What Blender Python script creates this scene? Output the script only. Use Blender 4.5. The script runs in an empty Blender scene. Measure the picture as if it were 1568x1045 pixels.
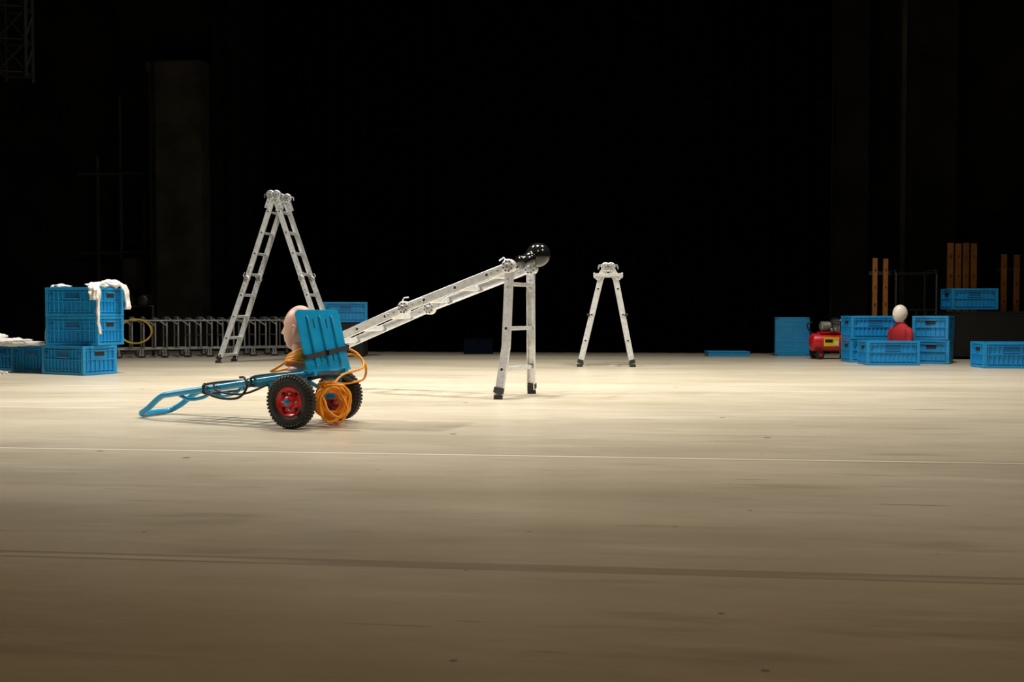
import bpy, math, random
from mathutils import Vector as V, Matrix, noise
random.seed(4)
sc = bpy.context.scene
try:
    sc.view_settings.view_transform = 'Standard'
    sc.view_settings.look = 'None'
except Exception: pass

# ------------------------------------------------------------ materials
def mat(name, col, rough=.5, metal=0., var=.12, scale=8., bump=0., bscale=60., coat=0., spec=.5):
    m = bpy.data.materials.new(name); m.use_nodes = True
    nt = m.node_tree; b = nt.nodes['Principled BSDF']
    b.inputs['Roughness'].default_value = rough
    b.inputs['Metallic'].default_value = metal
    b.inputs['Specular IOR Level'].default_value = spec
    b.inputs['Coat Weight'].default_value = coat
    tc = nt.nodes.new('ShaderNodeTexCoord')
    n = nt.nodes.new('ShaderNodeTexNoise'); n.inputs['Scale'].default_value = scale
    n.inputs['Detail'].default_value = 5
    nt.links.new(tc.outputs['Object'], n.inputs['Vector'])
    r = nt.nodes.new('ShaderNodeValToRGB')
    r.color_ramp.elements[0].position = .3; r.color_ramp.elements[1].position = .7
    r.color_ramp.elements[0].color = [c*(1-var) for c in col]+[1]
    r.color_ramp.elements[1].color = [min(1, c*(1+var)) for c in col]+[1]
    nt.links.new(n.outputs['Fac'], r.inputs['Fac'])
    nt.links.new(r.outputs['Color'], b.inputs['Base Color'])
    if bump:
        n2 = nt.nodes.new('ShaderNodeTexNoise'); n2.inputs['Scale'].default_value = bscale
        nt.links.new(tc.outputs['Object'], n2.inputs['Vector'])
        bp = nt.nodes.new('ShaderNodeBump'); bp.inputs['Strength'].default_value = bump
        bp.inputs['Distance'].default_value = .01
        nt.links.new(n2.outputs['Fac'], bp.inputs['Height'])
        nt.links.new(bp.outputs['Normal'], b.inputs['Normal'])
    return m

BLUE   = mat('crate_blue_plastic', (.012,.29,.64), .38, var=.08)
BLUED  = mat('crate_blue_recess', (.004,.12,.33), .5)
TBLUE  = mat('truck_blue_paint', (.008,.30,.60), .3, var=.1, scale=15, coat=.3)
ALU    = mat('brushed_aluminium', (.74,.76,.78), .34, .45, var=.14, scale=30, bump=.1)
STEEL  = mat('zinc_steel', (.55,.56,.57), .3, .75, var=.25, scale=40)
HOLE   = mat('dark_hole', (.02,.02,.02), .8)
RUB    = mat('black_rubber', (.012,.012,.012), .6, bump=.2)
RED    = mat('red_paint', (.60,.012,.018), .35, var=.1, coat=.3)
ORANGE = mat('orange_hose_rubber', (.92,.34,.008), .4, var=.06)
STRAP  = mat('black_strap_webbing', (.015,.015,.015), .7, bump=.5, bscale=200)
SKIN   = mat('mannequin_skin_plastic', (.70,.42,.32), .45, var=.06, scale=6)
GLOSSB = mat('glossy_black_plastic', (.008,.008,.008), .13, coat=.5)
WHITE  = mat('white_cloth', (.82,.80,.77), .85, var=.05, bump=.3, bscale=80)
WPLAS  = mat('mannequin_white_plastic', (.75,.70,.60), .4, var=.04)
REDC   = mat('red_cloth', (.38,.012,.02), .85, bump=.4, bscale=90)
YEL    = mat('yellow_paint', (.8,.5,.02), .4)
YELL   = mat('yellow_hose_rubber', (.50,.33,.03), .45)
WOOD   = mat('orange_timber', (.26,.09,.010), .55, var=.3, scale=5)
BLK    = mat('black_case_laminate', (.006,.006,.006), .6)
TRUSS  = mat('black_truss_paint', (.003,.003,.003), .9, spec=.05)
BTUBE  = mat('black_tube_steel', (.014,.014,.014), .45, .2)
GREYT  = mat('galvanised_tube', (.24,.24,.235), .4, .5, var=.2)
MOTOR  = mat('cast_motor_grey', (.30,.29,.27), .45, .5, var=.3, scale=20)

# ------------------------------------------------------------ mesh builder
class MB:
    def __init__(s): s.v=[]; s.f=[]; s.m=[]; s.sm=[]; s.mats=[]
    def mi(s, m):
        if m not in s.mats: s.mats.append(m)
        return s.mats.index(m)
    def add(s, vs, fs, m, smooth=False):
        o=len(s.v); s.v+= [V(p) for p in vs]; k=s.mi(m)
        for f in fs: s.f.append([i+o for i in f]); s.m.append(k); s.sm.append(smooth)
    def hexa(s, c, ax, m):   # ax: three half-axis vectors
        c=V(c); a,b,d=[V(x) for x in ax]
        if a.cross(b).dot(d)<0: a,b=b,a
        vs=[c-a-b-d,c+a-b-d,c+a+b-d,c-a+b-d,c-a-b+d,c+a-b+d,c+a+b+d,c-a+b+d]
        s.add(vs,[(3,2,1,0),(4,5,6,7),(0,1,5,4),(1,2,6,5),(2,3,7,6),(3,0,4,7)],m)
    def box(s, c, size, m, R=None):
        R = R or Matrix.Identity(3)
        s.hexa(c,[R@V((size[0]/2,0,0)),R@V((0,size[1]/2,0)),R@V((0,0,size[2]/2))],m)
    def beam(s,p1,p2,side,ws,wd,m):
        p1=V(p1);p2=V(p2);t=(p2-p1);L=t.length;t/=L
        sd=V(side);sd=(sd-t*sd.dot(t)).normalized();n=t.cross(sd)
        s.hexa((p1+p2)/2,[t*L/2,sd*ws/2,n*wd/2],m)
    def tube(s,pts,r,m,n=10,closed=False,smooth=0):
        pts=[V(p) for p in pts]
        if smooth: pts=cr(pts,smooth,closed)
        N=len(pts); rings=[]; prev=None
        rr = r if isinstance(r,(list,tuple)) else None
        for i,p in enumerate(pts):
            if closed: t=pts[(i+1)%N]-pts[i-1]
            else: t=pts[min(i+1,N-1)]-pts[max(i-1,0)]
            t.normalize()
            if prev is None:
                a=V((0,0,1)) if abs(t.z)<.9 else V((1,0,0))
                x=t.cross(a).normalized()
            else:
                x=prev-t*prev.dot(t)
                x.normalize()
            prev=x; y=t.cross(x)
            q = rr[min(int(i*len(rr)/N),len(rr)-1)] if rr else r
            rings.append([p+x*math.cos(2*math.pi*k/n)*q+y*math.sin(2*math.pi*k/n)*q for k in range(n)])
        vs=[v for g in rings for v in g]; fs=[]
        for i in range(N if closed else N-1):
            j=(i+1)%N
            for k in range(n):
                l=(k+1)%n
                fs.append((i*n+k,i*n+l,j*n+l,j*n+k))
        s.add(vs,fs,m,True)
        if not closed:
            s.add(rings[0],[tuple(range(n))[::-1]],m); s.add(rings[-1],[tuple(range(n))],m)
    def lathe(s,o,axis,prof,m,n=32,smooth=True):   # prof [(r,h)]
        o=V(o);t=V(axis).normalized(); a=V((0,0,1)) if abs(t.z)<.9 else V((1,0,0))
        x=t.cross(a).normalized(); y=t.cross(x)
        vs=[];fs=[]
        for r,h in prof:
            for k in range(n):
                an=2*math.pi*k/n
                vs.append(o+t*h+(x*math.cos(an)+y*math.sin(an))*max(r,1e-4))
        for i in range(len(prof)-1):
            for k in range(n):
                l=(k+1)%n
                fs.append((i*n+k,i*n+l,(i+1)*n+l,(i+1)*n+k))
        s.add(vs,fs,m,smooth)
    def cyl(s,p1,p2,r,m,n=20):
        p1=V(p1);p2=V(p2);L=(p2-p1).length
        s.lathe(p1,p2-p1,[(0,0),(r,0),(r,0),(r,L),(r,L),(0,L)],m,n,False)
    def ell(s,c,rad,m,R=None,nu=24,nv=16,fn=None):
        R=R or Matrix.Identity(3); c=V(c); vs=[];fs=[]
        for i in range(nv+1):
            th=math.pi*i/nv
            for k in range(nu):
                ph=2*math.pi*k/nu
                d=V((math.sin(th)*math.cos(ph),math.sin(th)*math.sin(ph),math.cos(th)))
                p=V((d.x*rad[0],d.y*rad[1],d.z*rad[2]))
                if fn: p=fn(d,p)
                vs.append(c+R@p)
        for i in range(nv):
            for k in range(nu):
                l=(k+1)%nu
                fs.append((i*nu+k,(i+1)*nu+k,(i+1)*nu+l,i*nu+l))
        s.add(vs,fs,m,True)
    def loft(s,rings,m,n=28,R=None,o=(0,0,0)):   # rings: (cx,cy,cz,rx,ry)
        R=R or Matrix.Identity(3);o=V(o);vs=[];fs=[]
        for cx,cy,cz,rx,ry in rings:
            for k in range(n):
                a=2*math.pi*k/n
                vs.append(o+R@V((cx+rx*math.cos(a),cy+ry*math.sin(a),cz)))
        for i in range(len(rings)-1):
            for k in range(n):
                l=(k+1)%n; fs.append((i*n+k,i*n+l,(i+1)*n+l,(i+1)*n+k))
        fs.append(tuple(range(n))[::-1]); fs.append(tuple(range((len(rings)-1)*n,len(rings)*n)))
        s.add(vs,fs,m,True)
    def done(s,name,parent=None,bevel=0.,loc=(0,0,0),rz=0.,subsurf=0):
        me=bpy.data.meshes.new(name); me.from_pydata([tuple(v) for v in s.v],[],s.f)
        for mm in s.mats: me.materials.append(mm)
        me.polygons.foreach_set('material_index',s.m); me.polygons.foreach_set('use_smooth',s.sm)
        me.update()
        o=bpy.data.objects.new(name,me); sc.collection.objects.link(o)
        o.location=loc; o.rotation_euler=(0,0,rz)
        if parent: o.parent=parent
        if bevel:
            b=o.modifiers.new('bevel','BEVEL'); b.width=bevel; b.segments=2; b.limit_method='ANGLE'; b.angle_limit=math.radians(50)
        return o
def cr(pts,k,closed=False):
    N=len(pts);out=[]
    rng = range(N) if closed else range(N-1)
    for i in rng:
        g=lambda j: pts[j%N] if closed else pts[max(0,min(N-1,j))]
        p0,p1,p2,p3=g(i-1),g(i),g(i+1),g(i+2)
        for q in range(k):
            t=q/k
            out.append(.5*((2*p1)+(p2-p0)*t+(2*p0-5*p1+4*p2-p3)*t*t+(3*p1-p0-3*p2+p3)*t**3))
    if not closed: out.append(pts[-1])
    return out
def empty(name,loc=(0,0,0)):
    e=bpy.data.objects.new(name,None); e.location=loc; e.empty_display_size=.1; sc.collection.objects.link(e); return e

# ------------------------------------------------------------ room
ROT=math.radians(-6.2)
def floor_mat():
    m=bpy.data.materials.new('stage_vinyl'); m.use_nodes=True; nt=m.node_tree; N=nt.nodes; L=nt.links
    b=N['Principled BSDF']; tc=N.new('ShaderNodeTexCoord')
    def math_(op,a,bb=None,c=None):
        n=N.new('ShaderNodeMath'); n.operation=op
        for i,x in enumerate((a,bb,c)):
            if x is None: continue
            if isinstance(x,(int,float)): n.inputs[i].default_value=x
            else: L.new(x,n.inputs[i])
        return n.outputs[0]
    def mix(f,a,c):
        n=N.new('ShaderNodeMix'); n.data_type='RGBA'
        L.new(f,n.inputs[0])
        for i,x in ((6,a),(7,c)):
            if isinstance(x,tuple): n.inputs[i].default_value=x+(1,)
            else: L.new(x,n.inputs[i])
        return n.outputs[2]
    sep=N.new('ShaderNodeSeparateXYZ'); L.new(tc.outputs['Object'],sep.inputs[0])
    Y=sep.outputs['Y']
    mp=N.new('ShaderNodeMapping'); mp.inputs['Scale'].default_value=(.35,1.3,1); L.new(tc.outputs['Object'],mp.inputs[0])
    def noi(scale,det,vec,rough=.6):
        n=N.new('ShaderNodeTexNoise'); n.inputs['Scale'].default_value=scale; n.inputs['Detail'].default_value=det
        n.inputs['Roughness'].default_value=rough; L.new(vec,n.inputs['Vector']); return n.outputs['Fac']
    def rng(x,a,bb):
        n=N.new('ShaderNodeMapRange'); n.inputs[1].default_value=a; n.inputs[2].default_value=bb; L.new(x,n.inputs[0]); return n.outputs[0]
    n1=noi(1.1,6,mp.outputs[0]); n2=noi(7,8,mp.outputs[0],.7); n3=noi(60,3,tc.outputs['Object'])
    c=mix(rng(n1,.38,.62),(.58,.515,.405),(.45,.395,.30))
    c=mix(math_('MULTIPLY',rng(n2,.5,.75),.45),c,(.34,.285,.20))
    mp2=N.new('ShaderNodeMapping'); mp2.inputs['Scale'].default_value=(.8,5,1); mp2.inputs['Rotation'].default_value=(0,0,.12); L.new(tc.outputs['Object'],mp2.inputs[0])
    n4=noi(1.4,5,mp2.outputs[0]); c=mix(math_('MULTIPLY',rng(n4,.58,.72),.5),c,(.26,.215,.15))
    # pale streaks where the vinyl was rubbed clean
    mp5=N.new('ShaderNodeMapping'); mp5.inputs['Scale'].default_value=(.5,3,1); mp5.inputs['Location'].default_value=(7,3,0); L.new(tc.outputs['Object'],mp5.inputs[0])
    n7=noi(1.8,6,mp5.outputs[0],.7); c=mix(math_('MULTIPLY',rng(n7,.55,.70),.5),c,(.68,.61,.49))
    # thin drag marks
    mp3=N.new('ShaderNodeMapping'); mp3.inputs['Scale'].default_value=(1.2,14,1); mp3.inputs['Rotation'].default_value=(0,0,-.35); L.new(tc.outputs['Object'],mp3.inputs[0])
    n5=noi(1.2,2,mp3.outputs[0]); c=mix(math_('MULTIPLY',rng(n5,.70,.73),.55),c,(.16,.125,.08))
    # small specks and crumbs of dirt
    for scl,th,am in ((1.9,.034,.8),(5.5,.042,.55)):
        vo=N.new('ShaderNodeTexVoronoi'); vo.inputs['Scale'].default_value=scl; L.new(tc.outputs['Object'],vo.inputs['Vector'])
        sp=math_('LESS_THAN',vo.outputs['Distance'],th); c=mix(math_('MULTIPLY',sp,am),c,(.09,.065,.04))
    # taped seams between the vinyl rolls
    fr=math_('ABSOLUTE',math_('SUBTRACT',math_('FRACT',math_('DIVIDE',math_('SUBTRACT',Y,2.32-.9175),1.835)),.5))
    seam=math_('LESS_THAN',fr,.0085); dark=math_('LESS_THAN',fr,.017)
    mp4=N.new('ShaderNodeMapping'); mp4.inputs['Scale'].default_value=(.2,.9,1); L.new(tc.outputs['Object'],mp4.inputs[0])
    n6=noi(1.,2,mp4.outputs[0])
    c=mix(math_('MULTIPLY',dark,.45),c,(.22,.17,.11))
    far=math_('GREATER_THAN',Y,3.2)
    amt=math_('MAXIMUM',math_('MULTIPLY',far,.5),math_('MULTIPLY',rng(n6,.44,.54),.75))
    c=mix(math_('MULTIPLY',seam,amt),c,(.95,.92,.82))
    L.new(c,b.inputs['Base Color'])
    r=rng(n2,.3,.8); L.new(math_('ADD',math_('MULTIPLY',r,.18),.30),b.inputs['Roughness'])
    b.inputs['Specular IOR Level'].default_value=.45
    bp=N.new('ShaderNodeBump'); bp.inputs['Strength'].default_value=.10; bp.inputs['Distance'].default_value=.004
    L.new(math_('ADD',n2,math_('MULTIPLY',n3,.3)),bp.inputs['Height']); L.new(bp.outputs[0],b.inputs['Normal'])
    return m
FL=floor_mat()
M=MB(); M.box((0,6.9,-.05),(22,18,.1),FL)
o=M.done('floor',rz=ROT)
WALLB=mat('black_masking_cloth',(.0014,.0014,.0014),1,bump=.3,bscale=4,spec=0)
WALLD=mat('dark_painted_wall',(.0105,.0098,.0082),.9,var=.5,scale=1.5,spec=.05)
WALLG=mat('dark_concrete_pier',(.034,.031,.024),.9,var=.4,scale=2.5,bump=.3,bscale=10,spec=.1)
M=MB(); M.box((0,15.95,4.5),(22,.1,9.2),WALLD); M.done('wall_back',rz=ROT)
M=MB(); M.box((-11.05,6.9,4.5),(.1,18.2,9.2),WALLD); M.done('wall_left',rz=ROT)
M=MB(); M.box((11.05,6.9,4.5),(.1,18.2,9.2),WALLD); M.done('wall_right',rz=ROT)
M=MB(); M.box((0,-2.15,4.5),(22,.1,9.2),WALLD); M.done('wall_front',rz=ROT)
M=MB(); M.box((0,6.9,9.1),(22.2,18.2,.1),WALLB); M.done('ceiling',rz=ROT)
def drape(name,x0,x1,y,z1,m,amp=.05,per=.28):
    M=MB(); n=int((x1-x0)/.05); vs=[];fs=[]
    for i in range(n+1):
        x=x0+(x1-x0)*i/n
        yy=y+amp*math.sin(x*2*math.pi/per)+amp*.6*math.sin(x*3.1)
        vs+= [(x,yy,.005),(x,yy,z1)]
        if i<n: fs.append((2*i,2*i+2,2*i+3,2*i+1))
    M.add(vs,fs,m,True); return M.done(name,rz=ROT)
drape('stage_drape',-5.6,3.1,15.2,8.9,WALLB)
drape('stage_drape.001',-6.5,-5.6,15.45,8.9,mat('dark_drape_cloth',(.0055,.0055,.005),1,spec=0),.03)
# piers
M=MB(); M.box((-7.0,15.4,2.3),(.86,.5,4.6),WALLG); M.box((-7.0,15.4,4.5),(.92,.56,.14),WALLG)
M.box((-7.35,15.38,2.3),(.05,.56,4.6),WALLD); M.done('concrete_pier',rz=ROT)
for i,(x,w,z) in enumerate(((3.35,.6,8.8),(4.5,.8,8.8),(6.6,1.1,4.9))):
    M=MB(); M.box((x,15.5,z/2),(w,.4,z),WALLD); M.box((x-w/2+.04,15.28,z/2),(.06,.06,z),WALLG); M.done('wall_pilaster'+('.%03d'%i if i else ''),rz=ROT)
M=MB()
for x,z0,z1 in ((-8.6,.3,3.2),(-7.8,.3,2.6),(-8.2,.3,4.2)): M.tube([(x,15.7,z0),(x,15.7,z1)],.03,WALLG)
for z in (1.6,2.9): M.tube([(-8.9,15.65,z),(-7.5,15.65,z)],.025,WALLG)
M.box((-7.9,15.6,1.25),(.35,.2,.5),WALLG); M.done('wall_conduit',rz=ROT)

# ------------------------------------------------------------ ladders
def rail(M,p1,p2,u,sgn):
    M.beam(p1,p2,u,.008,.058,ALU)
    t=(V(p2)-V(p1)).normalized(); n=t.cross(V(u)).normalized()
    for e in (-1,1):
        off=n*.027*e-V(u)*sgn*.009
        M.beam(V(p1)+off,V(p2)+off,u,.026,.007,ALU)
def hinge(M,p,u,dirs,r=.048):
    u=V(u).normalized()
    M.lathe(V(p)-u*.026,u,[(0,0),(r*.8,0),(r,.006),(r,.046),(r*.8,.052),(0,.052)],ALU,24,False)
    M.lathe(V(p)-u*.036,u,[(0,0),(r*.35,0),(r*.4,.006),(r*.4,.066),(r*.35,.072),(0,.072)],STEEL,16,False)
    for k in range(8):
        a=2*math.pi*k/8; t=V(dirs[0]).normalized(); n=t.cross(u)
        q=V(p)+(t*math.cos(a)+n*math.sin(a))*r*.72
        M.lathe(q-u*.031,u,[(0,0),(.006,0),(.006,.062),(0,.062)],HOLE,8,False)
    for d in dirs:
        d=V(d).normalized()
        M.beam(V(p)+d*.02,V(p)+d*.17,u,.036,.05,ALU)
        for q in (.09,.145):
            M.lathe(V(p)+d*q-u*.023,u,[(0,0),(.009,0),(.009,.046),(0,.046)],STEEL,10,False)
    d=V(dirs[0]).normalized(); n=d.cross(u)
    if n.z<0: n=-n
    M.tube([V(p)+n*(r-.01)-u*.02,V(p)+n*(r+.022)+d*.02,V(p)+n*(r+.012)+d*.06],.006,STEEL,8)
def ladder_part(M,pts,u,foot=True):
    u=V(u).normalized()
    for i in range(len(pts)-1):
        (c1,w1,_),(c2,w2,rg)=pts[i],pts[i+1]
        c1=V(c1);c2=V(c2)
        for sg in (-1,1):
            rail(M,c1+u*sg*w1/2,c2+u*sg*w2/2,u,sg)
        for f in rg:
            c=c1.lerp(c2,f); w=w1+(w2-w1)*f
            t=(c2-c1).normalized(); n=t.cross(u)
            M.beam(c-u*(w/2+.003),c+u*(w/2+.003),n,.036,.026,ALU)
            for k in (-1,0,1):
                M.beam(c-u*(w/2-.01)+n*.011*k+t*.0135,c+u*(w/2-.01)+n*.011*k+t*.0135,n,.004,.003,STEEL)
            for sg in (-1,1):
                q=c+u*sg*(w/2)
                M.lathe(q+u*sg*.002,u*sg,[(.017,0),(.019,.006),(.012,.007),(.012,.003),(0,.003)],ALU,16,False)
                M.lathe(q+u*sg*.0055,u*sg,[(.0115,0),(0,.0003)],HOLE,12,False)
    if foot:
        c2,w2,_=pts[-1]; c1,w1,_=pts[-2]
        for sg in (-1,1):
            p=V(c2)+u*sg*w2/2; q=V(c1)+u*sg*w1/2; t=(q-p).normalized()
            M.box((p.x,p.y,.014),(.062,.075,.028),RUB)
            M.beam(p+V((0,0,.02)),p+t*.06,u,.036,.066,RUB)
# centre ladder
u=V((.451,.893,0)).normalized(); s=V((-.893,.451,0)).normalized()
H=V((.06,7.16,.93)); Mi=H+s*.87+V((0,0,-.29)); E=Mi+s*.85+V((0,0,-.32)); G=E+s*.40; G.z=.02
M=MB(); W=.36
ladder_part(M,[(H,W,[]),((.05,7.165,.37),.42,[.22,.78]),((.025,7.18,.02),.54,[.47])],u)
ladder_part(M,[(H,W,[]),(Mi,W,[.2,.5,.8])],u,False)
ladder_part(M,[(Mi,W,[]),(E,W,[.2,.5,.8])],u,False)
ladder_part(M,[(E,W,[]),(G,W,[.35,.75])],u)
for P,dirs in ((H,[Mi-H,V((-.01,.005,-.9))]),(Mi,[H-Mi,E-Mi]),(E,[Mi-E,G-E])):
    for sg in (-1,1): hinge(M,P+u*sg*W/2,u,dirs,.05)
M.done('folding_ladder',bevel=.0015)
# left tall ladder
u2=V((.132,.991,0)).normalized(); s2=V((.991,-.132,0)).normalized()
A=V((-2.83,12.15,2.02)); M=MB()
for sg in (-1,1):
    B=A+s2*sg*.34+V((0,0,-1.0)); C=A+s2*sg*.69; C.z=.02
    ladder_part(M,[(A,.36,[]),(B,.38,[.2,.45,.7,.95])],u2,False)
    ladder_part(M,[(B,.38,[]),(C,.46,[.2,.46,.72,.93])],u2)
    for q in (-1,1):
        hinge(M,A+s2*sg*.035+u2*q*.18,u2,[B-A],.055)
        hinge(M,B+u2*q*.19,u2,[A-B,C-B],.035)
M.done('folding_ladder.001',bevel=.0015)
# right short ladder
u3=V((.096,.995,0)).normalized(); s3=V((.995,-.096,0)).normalized()
A=V((1.095,11.35,1.12)); M=MB()
for sg in (-1,1):
    K=A+s3*sg*.085+V((0,0,-.13)); C=A+s3*sg*.295-s3*.02; C.z=.02
    ladder_part(M,[(A+s3*sg*.02,.34,[]),(K,.34,[])],u3,False)
    ladder_part(M,[(K,.34,[]),(C,.44,[.12,.42,.72])],u3)
    for q in (-1,1):
        hinge(M,A+s3*sg*.03+u3*q*.17,u3,[K-A],.05)
        M.lathe(K.lerp(C,.42)+u3*q*.2+s3*sg*.02-V((0,0,0)),s3*sg,[(0,0),(.014,0),(.014,.035),(0,.035)],RUB,10,False)
for q in (-1,1):
    c=A+u3*q*.18+V((0,0,-.09))
    M.beam(c-s3*.16,c+s3*.16,(0,0,1),.035,.03,ALU)
    for e in (-1,1): M.beam(c+s3*e*.145,c+s3*e*.165,(0,0,1),.05,.05,ALU)
M.done('folding_ladder.002',bevel=.0015)

# ------------------------------------------------------------ heads
def face_fn(d,p):
    x,y,z=p
    if d.z<0:
        y*=1-.22*d.z*d.z
        if d.x>0: x*=1+.42*d.z*d.z
        else: x*=1-.35*abs(d.z)
    if d.x>0:
        g=lambda a,b: math.exp(-(a/b)**2)
        ay=abs(y)
        if z<.028:
            tt=max(0,min(1,(.028-z)/.055)); 
            off=1 if z>-.027 else g(z+.027,.006)
            x+=.030*tt*off*g(y,.010+.006*tt)
        x-=.013*g(ay-.031,.016)*g(z-.008,.013)
        x+=.004*g(ay-.031,.010)*g(z-.006,.006)
        x+=.005*g(z-.032,.010)*g(y,.05)
        x+=.009*g(y,.022)*(g(z+.054,.005)+g(z+.067,.006))
        x-=.003*g(y,.03)*g(z+.079,.006)
        x+=.010*g(y,.024)*g(z+.1,.016)
    return V((x,y,z))
def ear(M,c,R,sg,m):
    pts=[V((-.008,sg*.078,.018)),V((-.024,sg*.085,.012)),V((-.027,sg*.085,-.010)),V((-.014,sg*.080,-.028)),V((-.006,sg*.075,-.034))]
    M.tube([c+R@p for p in [V((.0,sg*.074,.008))]+pts],.005,m,8,smooth=4)
    M.ell(c+R@V((-.014,sg*.074,-.006)),(.012,.008,.024),m,R,12,8)
# ------------------------------------------------------------ hand truck
A0=V((-1.05,5.37,0)); ad=V((.390,.921,0)).normalized(); ld=V((-.921,.390,0)).normalized()
T=lambda l,a,z: A0+ld*l+ad*a+V((0,0,z))
truck=empty('hand_truck')
M=MB()
for sg in (-1,1):
    M.tube([T(-.09,sg*.15,.288),T(.1,sg*.15,.265),T(.5,sg*.15,.203),T(.86,sg*.148,.148),T(.95,sg*.145,.128),T(1.05,sg*.135,.06),T(1.115,sg*.12,.026),T(1.13,sg*.08,.019)],.0165,TBLUE,12,smooth=5)
M.tube([T(1.13,-.08,.019),T(1.135,0,.019),T(1.13,.08,.019)],.0165,TBLUE,12,smooth=4)
sl=lambda l: .28-.155*l
for l in (.0,.28,.52,.80): M.beam(T(l,-.15,sl(l)),T(l,.15,sl(l)),ld,.035,.012,TBLUE)
for a in (-.05,.05): M.beam(T(.0,a,sl(0)),T(.8,a,sl(.8)),ad,.022,.010,TBLUE)
M.beam(T(.0,-.155,sl(0)-.004),T(.34,-.155,sl(.34)-.004),ad,.012,.05,TBLUE)
M.beam(T(.0,.155,sl(0)-.004),T(.34,.155,sl(.34)-.004),ad,.012,.05,TBLUE)
for sg in (-1,1):
    M.tube([T(.60,sg*.13,.175),T(.66,sg*.13,.135),T(.76,sg*.13,.12),T(.84,sg*.13,.145)],.010,TBLUE,10,smooth=5)
    M.hexa(T(.0,sg*.165,.205),[ld*.045,ad*.004,V((0,0,.075))],TBLUE)
    M.beam(T(.02,sg*.165,.15),T(.22,sg*.155,.24),ad,.012,.022,TBLUE)
M.done('frame',truck,.001)
M=MB(); M.cyl(T(0,-.275,.143),T(0,.245,.143),.010,STEEL); M.cyl(T(0,-.17,.143),T(0,.17,.143),.016,TBLUE); M.done('axle',truck)
# toe plate
nl=(ld*-.97+V((0,0,-.245))).normalized()
up=(V((0,0,.97))+ld*.235).normalized()
PB=T(-.072,.01,.292)
def PP(a,h,o=0): return PB+ad*a+up*h+nl*o
M=MB()
hw=.205; hh=.335; rc=.03; out=[]
for cx,cy,a0 in ((hw-rc,hh-rc,0),(-hw+rc,hh-rc,90),(-hw+.012,.012,180),(hw-.012,.012,270)):
    r=rc if cy>.1 else .012
    for k in range(7):
        an=math.radians(a0+15*k); out.append((cx+r*math.cos(an),cy+r*math.sin(an)))
n=len(out)
M.add([PP(a,h,.0) for a,h in out]+[PP(a,h,-.006) for a,h in out],[tuple(range(n)),tuple(range(2*n-1,n-1,-1))]+[(i,n+i,n+(i+1)%n,(i+1)%n) for i in range(n)],TBLUE)
for a in (-.115,0,.115):
    M.tube([PP(a,.03,-.001),PP(a,.04,.004),PP(a,.29,.004),PP(a,.30,-.001)],.010,TBLUE,10)
for a in (-.06,.06):
    for h in (.05,.235):
        M.beam(PP(a,h,.0005),PP(a,h+.05,.0005),ad,.008,.003,HOLE)
M.beam(PP(-hw,.0,-.012),PP(hw,.0,-.012),nl,.03,.012,TBLUE)
M.done('toe_plate',truck,.001)
M=MB()
a0,h0,a1,h1=-.211,.085,.211,.125
M.beam(PP(a0,h0,.016),PP(a1,h1,.016),up,.026,.003,STRAP)
M.beam(PP(a0,h0,-.012),PP(a1,h1,-.012),up,.026,.003,STRAP)
M.beam(PP(a0,h0,.017),PP(a0,h0,-.014),up,.026,.003,STRAP)
M.beam(PP(a1,h1,.017),PP(a1,h1,-.014),up,.026,.003,STRAP)
M.box(PP(-.02,.103,.019),(.03,.010,.028),BTUBE)
M.done('strap',truck)
M=MB()
M.tube([T(.62,-.17,.215),T(.60,-.185,.17),T(.50,-.19,.14),T(.38,-.19,.145),T(.33,-.18,.20),T(.36,-.16,.25),T(.42,-.12,.25)],.007,STRAP,8,smooth=6)
M.tube([T(.56,-.17,.22),T(.53,-.182,.18),T(.44,-.185,.165),T(.33,-.185,.17),T(.2,-.17,.22)],.006,STRAP,8,smooth=6)
for l in (.30,.62):
    z=sl(l); M.tube([T(l,-.178,z+.0),T(l,-.15,z+.026),T(l,.15,z+.026),T(l,.178,z),T(l,.15,z-.026),T(l,-.15,z-.026)],.007,STRAP,8,closed=True,smooth=4)
M.tube([T(-.02,-.14,.25),T(-.09,-.08,.27),T(-.12,.05,.26),T(-.10,.2,.22),T(-.03,.24,.27),T(.1,.2,.3)],.012,STRAP,8,smooth=6)
M.done('cable_tie_straps',truck)
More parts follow.
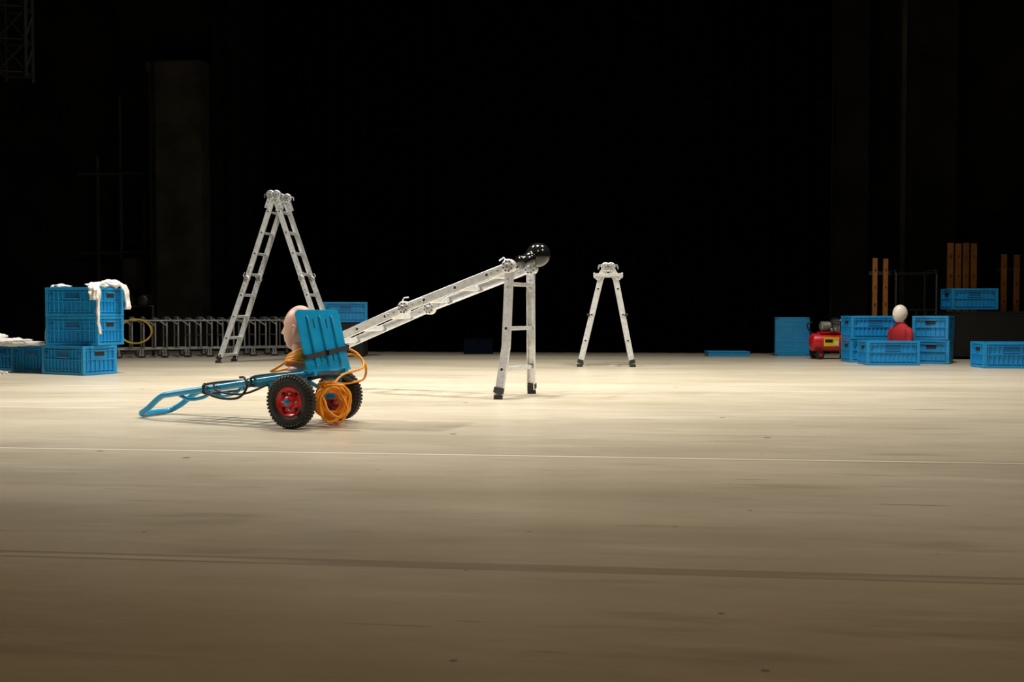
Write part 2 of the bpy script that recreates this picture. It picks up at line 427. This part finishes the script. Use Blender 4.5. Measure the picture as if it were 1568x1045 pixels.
def wheel(a,name,sg):
    c=T(0,a,.143); M=MB(); R=.143; r=.036
    prof=[]
    for k in range(25):
        an=2*math.pi*k/24
        prof.append((R-.038+r*math.cos(an)*1.0, r*.85*math.sin(an)))
    M.lathe(c,ad,prof,RUB,56)
    for k in range(44):
        an=2*math.pi*k/44
        rad=ld*math.cos(an)+V((0,0,math.sin(an))); tg=-ld*math.sin(an)+V((0,0,math.cos(an)))
        for e in (-1,1):
            M.hexa(c+rad*(R-.0055)+ad*e*.011,[rad*.004,tg*.0062,ad*.009],RUB)
            M.hexa(c+rad*(R-.013)+ad*e*.0215,[(rad*.006-ad*e*.006),tg*.0055,(ad*e+rad)*.003],RUB)
    for e in (-1,1):
        M.lathe(c,ad*e,[(.080,.012),(.079,.024),(.074,.026),(.070,.018),(.055,.012),(.050,.014),(.034,.012),(.030,.02),(.026,.034),(.012,.036)],RED,40)
        for k in range(4):
            an=math.pi/4+k*math.pi/2
            q=c+(ld*math.cos(an)+V((0,0,math.sin(an))))*.055
            M.lathe(q+ad*e*.012,ad*e,[(.011,0),(.009,.006),(0,.007)],HOLE,12,False)
            q=c+(ld*math.cos(an+.78)+V((0,0,math.sin(an+.78))))*.042
            M.lathe(q+ad*e*.010,ad*e,[(.006,0),(.006,.01),(0,.011)],STEEL,6,False)
        M.lathe(c+ad*e*.030,ad*e,[(.016,0),(.016,.012),(.010,.014),(.010,.024),(0,.025)],TBLUE if e==sg else STEEL,16,False)
    M.done(name,truck)
wheel(-.24,'wheel_near',-1); wheel(.21,'wheel_far',1)
# hose: coil + neck loops
M=MB(); random.seed(7)
cx=V((-.962,5.31,.132)); hx=V((.96,.28,0)).normalized(); hy=V((-.28,.96,0))
for k in range(13):
    pts=[]; rx=random.uniform(.046,.084); rz=random.uniform(.066,.110); off=random.uniform(-.02,.02); tl=random.uniform(-.9,.9); dy=(k-6)*.013; zo=random.uniform(-.018,.014)
    for q in range(12):
        a=2*math.pi*q/12
        px=rx*math.cos(a)+off+tl*.32*rz*math.sin(a)+random.uniform(-.009,.009); pz=zo+rz*math.sin(a)+random.uniform(-.008,.008)
        pts.append(cx+hx*px+hy*(dy+.03*math.sin(a+k*1.7))+V((0,0,max(pz,-.122))))
    M.tube(pts,.0068,ORANGE,8,closed=True,smooth=5)
M.tube([cx+hx*.02+V((0,-.02,.1)),T(-.13,.05,.27),T(-.16,.2,.30),T(-.11,.25,.36),T(-.04,.24,.40),T(.05,.17,.41),T(.15,.1,.37)],.0068,ORANGE,8,smooth=8)
M.tube([cx+hx*-.04+V((0,-.02,.08)),T(-.12,.16,.22),T(-.15,.235,.24),T(-.14,.255,.32),T(-.06,.24,.37),T(.05,.14,.34)],.0068,ORANGE,8,smooth=8)
NC=T(.10,0,0)
for k in range(7):
    z=.316+.013*k; rx=.092-.003*k; pts=[]
    for q in range(12):
        a=2*math.pi*q/12
        pts.append(NC+ld*rx*math.cos(a)*1.0+ad*rx*math.sin(a)*1.0+V((0,0,z+.028*math.sin(a*1+.3*k)*(-1)+random.uniform(-.004,.004))))
    M.tube(pts,.0068,ORANGE,8,closed=True,smooth=5)
M.tube([T(.18,-.05,.33),T(.22,-.07,.30),T(.245,-.08,.285),T(.24,-.02,.285),T(.19,.04,.30)],.0068,ORANGE,8,smooth=6)
M.done('orange_air_hose')
# mannequin head on the truck
R=Matrix((ld,ad*-1,V((0,0,1)))).transposed()
if R.determinant()<0: R=Matrix((ld,ad,V((0,0,1)))).transposed()
M=MB(); hc=T(.108,0,.517)
M.ell(hc,(.098,.078,.125),SKIN,R,120,90,face_fn)
M.loft([(-.02,0,-.228,.085,.10),(-.02,0,-.21,.08,.092),(-.018,0,-.18,.062,.064),(-.014,0,-.13,.057,.056),(-.008,0,-.07,.056,.058),(0,0,-.03,.05,.055)],SKIN,32,R,hc)
for sg in (-1,1): ear(M,hc,R,sg,SKIN)
M.done('mannequin_head')
# black head on centre ladder
M=MB(); c=V((.188,7.27,1.025)); dn=(V((.06,7.16,.965))-c).normalized()
x=dn; yv=V((0,1,0)); yv=(yv-x*yv.dot(x)).normalized(); zv=x.cross(yv)
Rb=Matrix((zv,yv,-x)).transposed()
def eggf(d,p):
    if d.z<0: k=1-.18*d.z*d.z; return V((p.x*k,p.y*k,p.z))
    return p
M.ell(c,(.088,.088,.100),GLOSSB,Rb,40,28,eggf)
M.loft([(0,0,-.185,.050,.048),(0,0,-.172,.050,.048),(0,0,-.14,.043,.041),(0,0,-.10,.048,.046),(0,0,-.05,.062,.062)],GLOSSB,28,Rb,c)
M.done('mannequin_head.001')

# ------------------------------------------------------------ crates
def crate_mesh(name='crate',Lx=.6,Ly=.4,h=.28):
    M=MB(); t=.008
    hx,hy=Lx/2,Ly/2
    M.box((0,0,.012),(Lx-.03,Ly-.03,.024),BLUE)
    for sg in (-1,1):
        M.box((0,sg*(hy-.018),h/2),(Lx-.03,t,h-.01),BLUE)
        M.box((sg*(hx-.018),0,h/2),(t,Ly-.03,h-.01),BLUE)
        for z,th,dd in ((h-.012,.024,.024),(h-.045,.008,.018),(.012,.024,.020),(.042,.006,.014),(h*.52,.008,.014)):
            M.box((0,sg*(hy-dd/2),z),(Lx,dd,th),BLUE)
            M.box((sg*(hx-dd/2),0,z),(dd,Ly-2*dd,th),BLUE)
        for k in range(11):
            x=-hx+.05+k*(Lx-.1)/10
            if k in (4,5,6):
                M.box((x,sg*(hy-.007),h*.27),(.005,.014,h*.5),BLUE)
            else: M.box((x,sg*(hy-.007),h/2),(.005,.014,h-.04),BLUE)
        for k in range(7):
            y=-hy+.045+k*(Ly-.09)/6
            if k in (2,3,4): M.box((sg*(hx-.007),y,h*.27),(.014,.005,h*.5),BLUE)
            else: M.box((sg*(hx-.007),y,h/2),(.014,.005,h-.04),BLUE)
        M.box((0,sg*(hy-.012),h*.72),(.15,.008,.055),BLUED)
        M.box((0,sg*(hy-.006),h*.72+.032),(.17,.012,.008),BLUE)
        M.box((0,sg*(hy-.006),h*.72-.032),(.17,.012,.008),BLUE)
        M.box((sg*(hx-.012),0,h*.72),(.008,.11,.04),HOLE)
        M.box((sg*(hx-.006),0,h*.72+.026),(.012,.13,.008),BLUE)
        for s2_ in (-1,1):
            M.box((sg*(hx-.018),s2_*(hy-.018),h/2),(.034,.034,h),BLUE)
            M.box((sg*(hx-.060),s2_*(hy-.009),h*.75),(.03,.016,.02),BLUED)
    for k in range(7): M.box((-hx+.06+k*(Lx-.12)/6,0,-.0005),(.006,Ly-.05,.006),BLUE)
    for k in range(5): M.box((0,-hy+.05+k*(Ly-.1)/4,-.0005),(Lx-.05,.006,.006),BLUE)
    o=M.done(name,None,.0015); return o
base=crate_mesh('storage_crate'); first=[True]
def crate(x,y,z,deg,sz=(1,1,1),ry=0):
    if first[0]: o=base; first[0]=False
    else:
        o=base.copy(); sc.collection.objects.link(o); o.name='storage_crate'
    o.location=(x,y,z+.0035); o.rotation_euler=(0,math.radians(ry),math.radians(deg)); o.scale=sz
    return o
f=V((.885,-.466,0)).normalized(); g=V((.466,.885,0)).normalized()
c0=V((-4.11,9.53,0))-f*.3+g*.2
crate(c0.x,c0.y,0,-27.8); c1=c0-f*.63+g*.12; crate(c1.x,c1.y,0,-27.8)
c2_=c0-f*1.28+g*.2; crate(c2_.x,c2_.y,0,-22)
for i in range(2): crate(-4.245,9.90,.284+.284*i,-14.8+i*1.0)
M=MB(); M.box((0,0,.24),(.62,.45,.44),BLK)
for a in (-1,1):
    for b_ in (-1,1):
        M.cyl((a*.25,b_*.17-.02,.03),(a*.25,b_*.17+.02,.03),.03,RUB); M.box((a*.305,b_*.22,.24),(.02,.02,.45),BTUBE)
M.done('flight_case',None,.004,(-2.36,13.9,0))
crate(-2.32,13.9,.470,8)
crate(4.42,12.28,0,-3); crate(4.42,12.28,.284,-1)
crate(5.09,12.02,0,62); crate(5.09,12.02,.284,60)
crate(4.40,11.64,0,-4)
crate(5.45,11.0,0,-5)
crate(3.93,13.95,.268,78,(.9,1.16,1),90)
crate(6.10,13.3,.644,-3)
# blue crate by the back drape; dim light is painted into its colour
BLUE_DIM=mat('crate_blue_dimmed',(.0015,.006,.015),.8,spec=.1)
M=MB(); w,h=.42,.22; M.box((0,0,h/2),(w,.25,h),BLUE_DIM); M.box((0,0,h+.01),(w+.02,.27,.02),TRUSS)
M.tube([(-.07,0,h+.02),(-.06,0,h+.06),(.06,0,h+.06),(.07,0,h+.02)],.01,TRUSS,8); M.box((0,-.128,h*.8),(.05,.008,.04),TRUSS)
M.done('dim_crate',None,.004,(-.50,14.7,0),.1)
# folded flat crate
M=MB(); M.box((0,0,.03),(.56,.4,.06),BLUE)
for k in range(9): M.box((-.24+k*.06,-.202,.03),(.006,.008,.05),BLUE)
M.box((0,0,.062),(.58,.42,.012),BLUE); M.done('folded_crate',None,.003,(3.02,14.0,0),-.05)
M=MB(); M.box((0,0,.33),(1.7,.7,.58),BLK)
for x in (-.84,.84):
    for y in (-.34,.34): M.box((x,y,.33),(.03,.03,.6),BTUBE)
for z in (.05,.61):
    for y in (-.345,.345): M.box((0,y,z),(1.7,.02,.03),BTUBE)
for x in (-.7,.7):
    for y in (-.25,.25): M.cyl((x,y-.02,.03),(x,y+.02,.03),.03,RUB)
M.done('flight_case.001',None,.003,(6.62,13.3,0),-.03)
def boards(name,x,y,w,n,z,fr,dep=.04):
    M=MB(); bw=w/n
    for k in range(n):
        M.box(((k+.5)*bw-w/2,0,z/2),(bw*fr,dep,z-(.02 if k%2 else 0)),WOOD)
        for q in range(5): M.box(((k+.5)*bw-w/2,-dep/2-.002,z*(.2+.17*q)),(.015,.006,.04),BLK)
    M.box((0,dep/2+.015,z*.3),(w,.03,.08),BLK); M.box((0,dep/2+.015,z*.85),(w,.03,.05),BLK)
    return M.done(name,None,.002,(x,y,0),-.08)
boards('timber_board_stack',6.27,13.9,.42,4,1.58,.74)
boards('timber_pole_rack',4.80,13.0,.27,2,1.32,.42)
boards('timber_pole_rack.001',6.92,13.85,.34,2,1.42,.40)
def cage(x,y,w,d_,h):
    M=MB()
    for a in (-1,1):
        M.tube([(a*w/2,-d_/2,.1),(a*w/2,-d_/2,h-.06),(a*w/2,-d_/2+.05,h),(a*w/2,d_/2-.05,h),(a*w/2,d_/2,h-.06),(a*w/2,d_/2,.1)],.016,BTUBE,8)
        for b_ in (-1,1):
            M.cyl((a*w/2,b_*d_/2-.015,.05),(a*w/2,b_*d_/2+.015,.05),.05,RUB)
            M.tube([(-w/2,b_*d_/2,h*.55),(w/2,b_*d_/2,h*.55)],.012,BTUBE,8)
            M.tube([(-w/2,b_*d_/2,h-.04),(w/2,b_*d_/2,h-.04)],.014,BTUBE,8)
    for k in range(1,4): M.tube([(-w/2+k*w/4,-d_/2,.15),(-w/2+k*w/4,-d_/2,h*.55)],.008,BTUBE,8)
    M.box((0,0,.14),(w,d_,.04),BLK)
    return M
cage(0,0,.52,.5,1.17).done('tube_cage_cart',None,0,(5.40,13.5,0),-.1)
cage(0,0,.4,.4,1.1).done('tube_cage_cart.001',None,0,(7.25,12.3,0),-.1)

# ------------------------------------------------------------ air compressor
M=MB(); L_=.23; r=.118; zc=.22
prof=[(0,-L_-.04)]+[(r*math.sin(a*math.pi/12),-L_+.0-.04*math.cos(a*math.pi/12)) for a in range(1,7)]
prof+=[(r*math.sin(a*math.pi/12),L_-.04*math.cos(a*math.pi/12)) for a in range(6,12)]+[(0,L_+.04)]
M.lathe((0,0,zc),(1,0,0),prof,RED,36)
M.box((-.02,-.119,zc+.01),(.20,.006,.12),YEL); M.box((-.055,-.123,zc+.02),(.10,.004,.04),BLK); M.box((.045,-.123,zc-.01),(.05,.004,.05),WPLAS)
M.lathe((.15,0,zc),(1,0,0),[(r+.002,0),(r+.002,.02)],HOLE,36)
for y in (-.1,.1):
    M.cyl((-.17,y*1.15-.02,.055),(-.17,y*1.15+.02,.055),.055,RUB); M.cyl((-.17,y*1.4-.01,.055),(-.17,y*1.4+.01,.055),.02,RED)
    M.beam((.16,y*.7,.12),(.18,y*.9,.03),(0,1,0),.03,.02,RED); M.cyl((.18,y*.9,0),(.18,y*.9,.03),.022,RUB,12)
M.tube([(-.17,-.13,.055),(-.17,.13,.055)],.01,STEEL)
M.box((0,0,zc+r+.01),(.30,.16,.02),RED)
M.lathe((-.13,0,zc+r+.09),(1,0,0),[(0,0),(.05,0),(.062,.015),(.062,.12),(.05,.135),(0,.135)],MOTOR,24,False)
for k in range(7): M.lathe((-.115+k*.016,0,zc+r+.09),(1,0,0),[(.062,0),(.067,.001),(.067,.005),(.062,.006)],MOTOR,24,False)
M.box((.07,0,zc+r+.06),(.09,.09,.08),MOTOR)
for k in range(6): M.box((.07,0,zc+r+.105+k*.014),(.10-.004*k,.10,.006),MOTOR)
M.box((.07,0,zc+r+.195),(.07,.07,.02),BLK)
M.tube([(.1,-.03,zc+r+.17),(.16,-.05,zc+r+.16),(.2,-.04,zc+r+.08),(.18,-.02,zc+r-.02)],.008,STEEL,8,smooth=5)
M.tube([(-.2,0,zc+.1),(-.28,0,zc+.16),(-.30,0,zc+.24),(-.24,0,zc+.26)],.011,BTUBE,8,smooth=5)
M.tube([(.2,-.03,zc+.1),(.25,-.03,zc+.16),(.31,-.04,zc+.28)],.011,RED,8,smooth=5)
for x in (-.02,.03): M.lathe((x+.01,-.09,zc+r+.045),(0,-1,0),[(0,0),(.02,0),(.02,.014),(.017,.016),(0,.016)],STEEL,16,False)
M.box((0,-.06,zc+r+.04),(.08,.04,.04),BLK)
M.tube([(.22,-.05,zc+.02),(.33,-.06,zc+.02),(.38,-.05,.12),(.36,.0,.02)],.008,ORANGE,8,smooth=6)
M.done('air_compressor',None,.0015,(4.17,13.05,0),.02)

# ------------------------------------------------------------ red torso mannequin
man=empty('mannequin_bust',(4.55,11.66,.03))
Rm=Matrix.Rotation(math.radians(200),3,'Z')
M=MB()
M.loft([(0,0,0,.085,.125),(0,0,.1,.08,.12),(0,0,.2,.085,.13),(0,0,.30,.088,.142),(0,0,.36,.082,.145),(0,0,.40,.07,.130),(0,0,.43,.055,.09),(0,0,.448,.045,.055)],REDC,32,Rm)
for sg in (-1,1):
    M.tube([Rm@V((0,sg*.115,.375)),Rm@V((0,sg*.145,.34)),Rm@V((.005,sg*.155,.25)),Rm@V((.02,sg*.15,.13)),Rm@V((.05,sg*.14,.03))],[.045,.045,.043,.04,.038,.036],REDC,14,smooth=6)
M.lathe((0,0,.435),(0,0,1),[(.048,0),(.052,.008),(.05,.03),(.046,.032)],REDC,24)
M.done('torso',man)
M=MB()
M.loft([(0,0,.42,.04,.042),(0,0,.46,.038,.038),(.0,0,.50,.038,.038),(.005,0,.54,.042,.042)],WPLAS,24,Rm)
def egg(d,p):
    if d.z<0: return V((p.x*(1+.12*d.z*d.z if d.x>0 else 1-.3*d.z*d.z)+.008*(-d.z),p.y*(1-.22*d.z*d.z),p.z))
    return p
M.ell(Rm@V((.008,0,.565)),(.09,.074,.105),WPLAS,Rm,40,30,egg)
M.ell(Rm@V((.096,0,.548)),(.014,.010,.022),WPLAS,Rm,12,8)
M.done('head',man)

# ------------------------------------------------------------ cloths
def ribbon(M,path,w0,m=WHITE,side=(1,0,0),seed=0,n=10):
    pts=cr([V(p) for p in path],8); vs=[];fs=[]; sd=V(side).normalized()
    for i,p in enumerate(pts):
        tt=pts[min(i+1,len(pts)-1)]-pts[max(i-1,0)]; nn=tt.cross(sd).normalized()
        ww=w0*(1+.25*noise.noise(V((i*.2,seed,0))))
        for k in range(n+1):
            q=k/n-.5
            vs.append(p+sd*ww*q+nn*(.018*math.sin(q*14+seed+i*.15)+.02*noise.noise(V((q*5,i*.25,seed)))))
    for i in range(len(pts)-1):
        for k in range(n): a=i*(n+1)+k; fs.append((a,a+1,a+n+2,a+n+1))
    M.add(vs,fs,m,True)
def lump(M,c,rad,seed,m=WHITE):
    def fn(d,p):
        k=1+.35*noise.noise(d*2.2+V((seed,0,0)))+.18*noise.noise(d*6+V((0,seed,0)))
        return p*k
    M.ell(c,rad,m,None,36,24,fn)
def cloth(name,fn):
    M=MB(); fn(M); o=M.done(name); s=o.modifiers.new('thick','SOLIDIFY'); s.thickness=.004; return o
def c_a(M):
    zt=.858
    lump(M,(-4.06,9.76,zt+.012),(.10,.08,.035),1); lump(M,(-3.99,9.92,zt+.03),(.09,.08,.045),4)
    ribbon(M,[(-4.13,9.85,zt+.01),(-4.05,9.70,zt+.02),(-4.03,9.565,zt),(-4.01,9.545,zt-.06),(-4.0,9.54,zt-.13)],.10,side=(1,-.25,0),seed=2)
    ribbon(M,[(-4.0,9.62,zt+.01),(-3.975,9.57,zt-.02),(-3.97,9.56,zt-.2),(-3.965,9.55,zt-.36),(-3.955,9.56,zt-.46)],.020,side=(.3,1,0),seed=3,n=4)
    ribbon(M,[(-3.95,9.88,zt+.03),(-3.87,9.90,zt+.01),(-3.84,9.91,zt-.08),(-3.83,9.91,zt-.22)],.06,side=(.25,1,0),seed=5)
cloth('white_cloth',c_a)
def c_b(M):
    zt=.858
    lump(M,(-4.46,9.86,zt+.006),(.09,.07,.018),7)
    ribbon(M,[(-4.46,9.9,zt+.01),(-4.55,9.88,zt+.0),(-4.575,9.87,zt-.12),(-4.585,9.87,zt-.35),(-4.59,9.86,zt-.53)],.08,side=(.25,1,0),seed=6)
cloth('white_cloth.001',c_b)
def c_c(M):
    lump(M,(-5.02,10.0,.308),(.20,.12,.04),11); lump(M,(-4.72,9.93,.298),(.16,.09,.022),13); lump(M,(-5.28,10.15,.333),(.12,.1,.07),17)
    ribbon(M,[(-5.1,10.0,.31),(-5.16,9.92,.29),(-5.19,9.89,.2),(-5.2,9.86,.05),(-5.1,9.82,.01),(-4.98,9.78,.008)],.12,side=(.9,-.45,0),seed=15)
cloth('white_cloth.002',c_c)

# ------------------------------------------------------------ nested cart row
row=empty('luggage_cart_row')
M=MB(); P0=V((-5.15,13.45,0)); P1=V((-3.15,14.35,0)); dr=(P1-P0).normalized(); pr=V((-dr.y,dr.x,0)); n_=16
for k in range(n_):
    o=P0+(P1-P0)*k/(n_-1); z=.535+.01*math.sin(k*2.)
    Q=lambda x,y,zz:o+dr*x+pr*y+V((0,0,zz))
    M.tube([Q(0,-.25,.12),Q(0,-.25,z-.08),Q(0,-.20,z),Q(0,.20,z),Q(0,.25,z-.08),Q(0,.25,.12)],.013,GREYT,8)
    M.tube([Q(.0,-.25,z-.10),Q(-.10,-.25,z-.03),Q(-.13,-.2,z-.0),Q(-.13,.2,z-.0)],.010,GREYT,8)
    for sg in (-1,1):
        M.tube([Q(-.18,sg*.25,.12),Q(.12,sg*.22,.12)],.013,GREYT,8)
    M.tube([Q(0,-.25,.3),Q(0,.25,.3)],.008,GREYT,8)
    if k%2==0:
        for sg in (-1,1):
            for xx in (-.16,.1):
                c=Q(xx,sg*.25,.042); M.cyl(c-pr*.014,c+pr*.014,.042,RUB,16); M.cyl(c-pr*.018,c+pr*.018,.018,GREYT,12)
                M.beam(c,c+V((0,0,.075)),dr,.02,.034,GREYT)
for sg in (-1,1):
    M.tube([P0+pr*sg*.25+V((0,0,.50))-dr*.1,P1+pr*sg*.25+V((0,0,.50))],.012,GREYT,8)
M.done('carts',row)
M=MB()
pts=[]
for k in range(34):
    a=k*.62; pts.append(P0+dr*(.05+.20*math.cos(a)-.0)+pr*(-.28)+V((0,-.01*(k%4),.36+.16*math.sin(a))))
M.tube(pts,.011,YELL,8,smooth=3)
M.done('yellow_hose')
M=MB()
M.tube([(-.25,0,0),(-.25,0,.7),(.25,0,.7),(.25,0,0)],.02,BTUBE)
for x in (-.13,.14):
    M.lathe((x,-.1,.78),(0,1,.1),[(0,0),(.07,0),(.08,.03),(.075,.2),(.04,.26),(0,.27)],BTUBE,20)
    M.tube([(x-.09,0,.8),(x-.09,0,.70),(x+.09,0,.70),(x+.09,0,.8)],.008,BTUBE,8)
M.done('spotlight_stand',None,0,(-5.35,14.15,0))

# ------------------------------------------------------------ overhead rig
M=MB()
for x in (-1,1):
    for y in (-1,1): M.tube([(x*.13,y*.13,3.0),(x*.13,y*.13,8.9)],.02,TRUSS,8)
for k in range(18):
    z=3.05+k*.33
    for a,b_ in (((-1,-1),(1,-1)),((1,-1),(1,1)),((1,1),(-1,1)),((-1,1),(-1,-1))):
        M.tube([(a[0]*.13,a[1]*.13,z),(b_[0]*.13,b_[1]*.13,z+.3)],.010,TRUSS,6)
        M.tube([(a[0]*.13,a[1]*.13,z),(b_[0]*.13,b_[1]*.13,z)],.010,TRUSS,6)
M.done('lighting_truss',None,0,(-5.1,10.3,0),.2)

# ------------------------------------------------------------ lights
def aim(o,t): o.rotation_euler=(V(t)-V(o.location)).to_track_quat('-Z','Y').to_euler()
def area(name,loc,tgt,size,power,col,spread=150):
    l=bpy.data.lights.new(name,'AREA'); l.shape='DISK'; l.size=size; l.energy=power; l.color=col; l.spread=math.radians(spread)
    o=bpy.data.objects.new(name,l); sc.collection.objects.link(o); o.location=loc; aim(o,tgt); return o
def spot(name,loc,tgt,power,col,ang,blend=.8,rad=.12):
    l=bpy.data.lights.new(name,'SPOT'); l.energy=power; l.color=col; l.spot_size=math.radians(ang); l.spot_blend=blend; l.shadow_soft_size=rad
    o=bpy.data.objects.new(name,l); sc.collection.objects.link(o); o.location=loc; aim(o,tgt); return o
WC=(1,.95,.84)
area('stage_lamp_1',(-3,9.2,7.5),(-3,9.2,0),1.2,165,WC,88)
area('stage_lamp_2',(3.4,9.2,7.5),(3.4,9.2,0),1.2,165,WC,88)
area('stage_lamp_3',(0,7.9,7.5),(0,8.2,0),1.2,165,WC,88)
spot('key_spot_left',(-6.6,6.4,5.0),(.5,7.0,.0),1600,(1,.96,.88),72,.95,.10)
spot('key_spot_right',(5.5,4.0,6.5),(-3.0,8.8,.2),1200,(1,.96,.88),60,.95)
spot('front_spot',(.8,.4,6.5),(.3,4.8,.3),430,(1,.70,.38),84,1.0,.5)
w=bpy.data.worlds.new('World'); sc.world=w; w.use_nodes=True
w.node_tree.nodes['Background'].inputs[0].default_value=(1,.8,.6,1); w.node_tree.nodes['Background'].inputs[1].default_value=.002

# ------------------------------------------------------------ camera
cd=bpy.data.cameras.new('camera'); cd.lens=35; cd.sensor_width=36; cd.clip_end=100
co=bpy.data.objects.new('camera',cd); sc.collection.objects.link(co)
co.location=(0,0,.6); co.rotation_euler=(math.radians(90-1.6),0,0); sc.camera=co
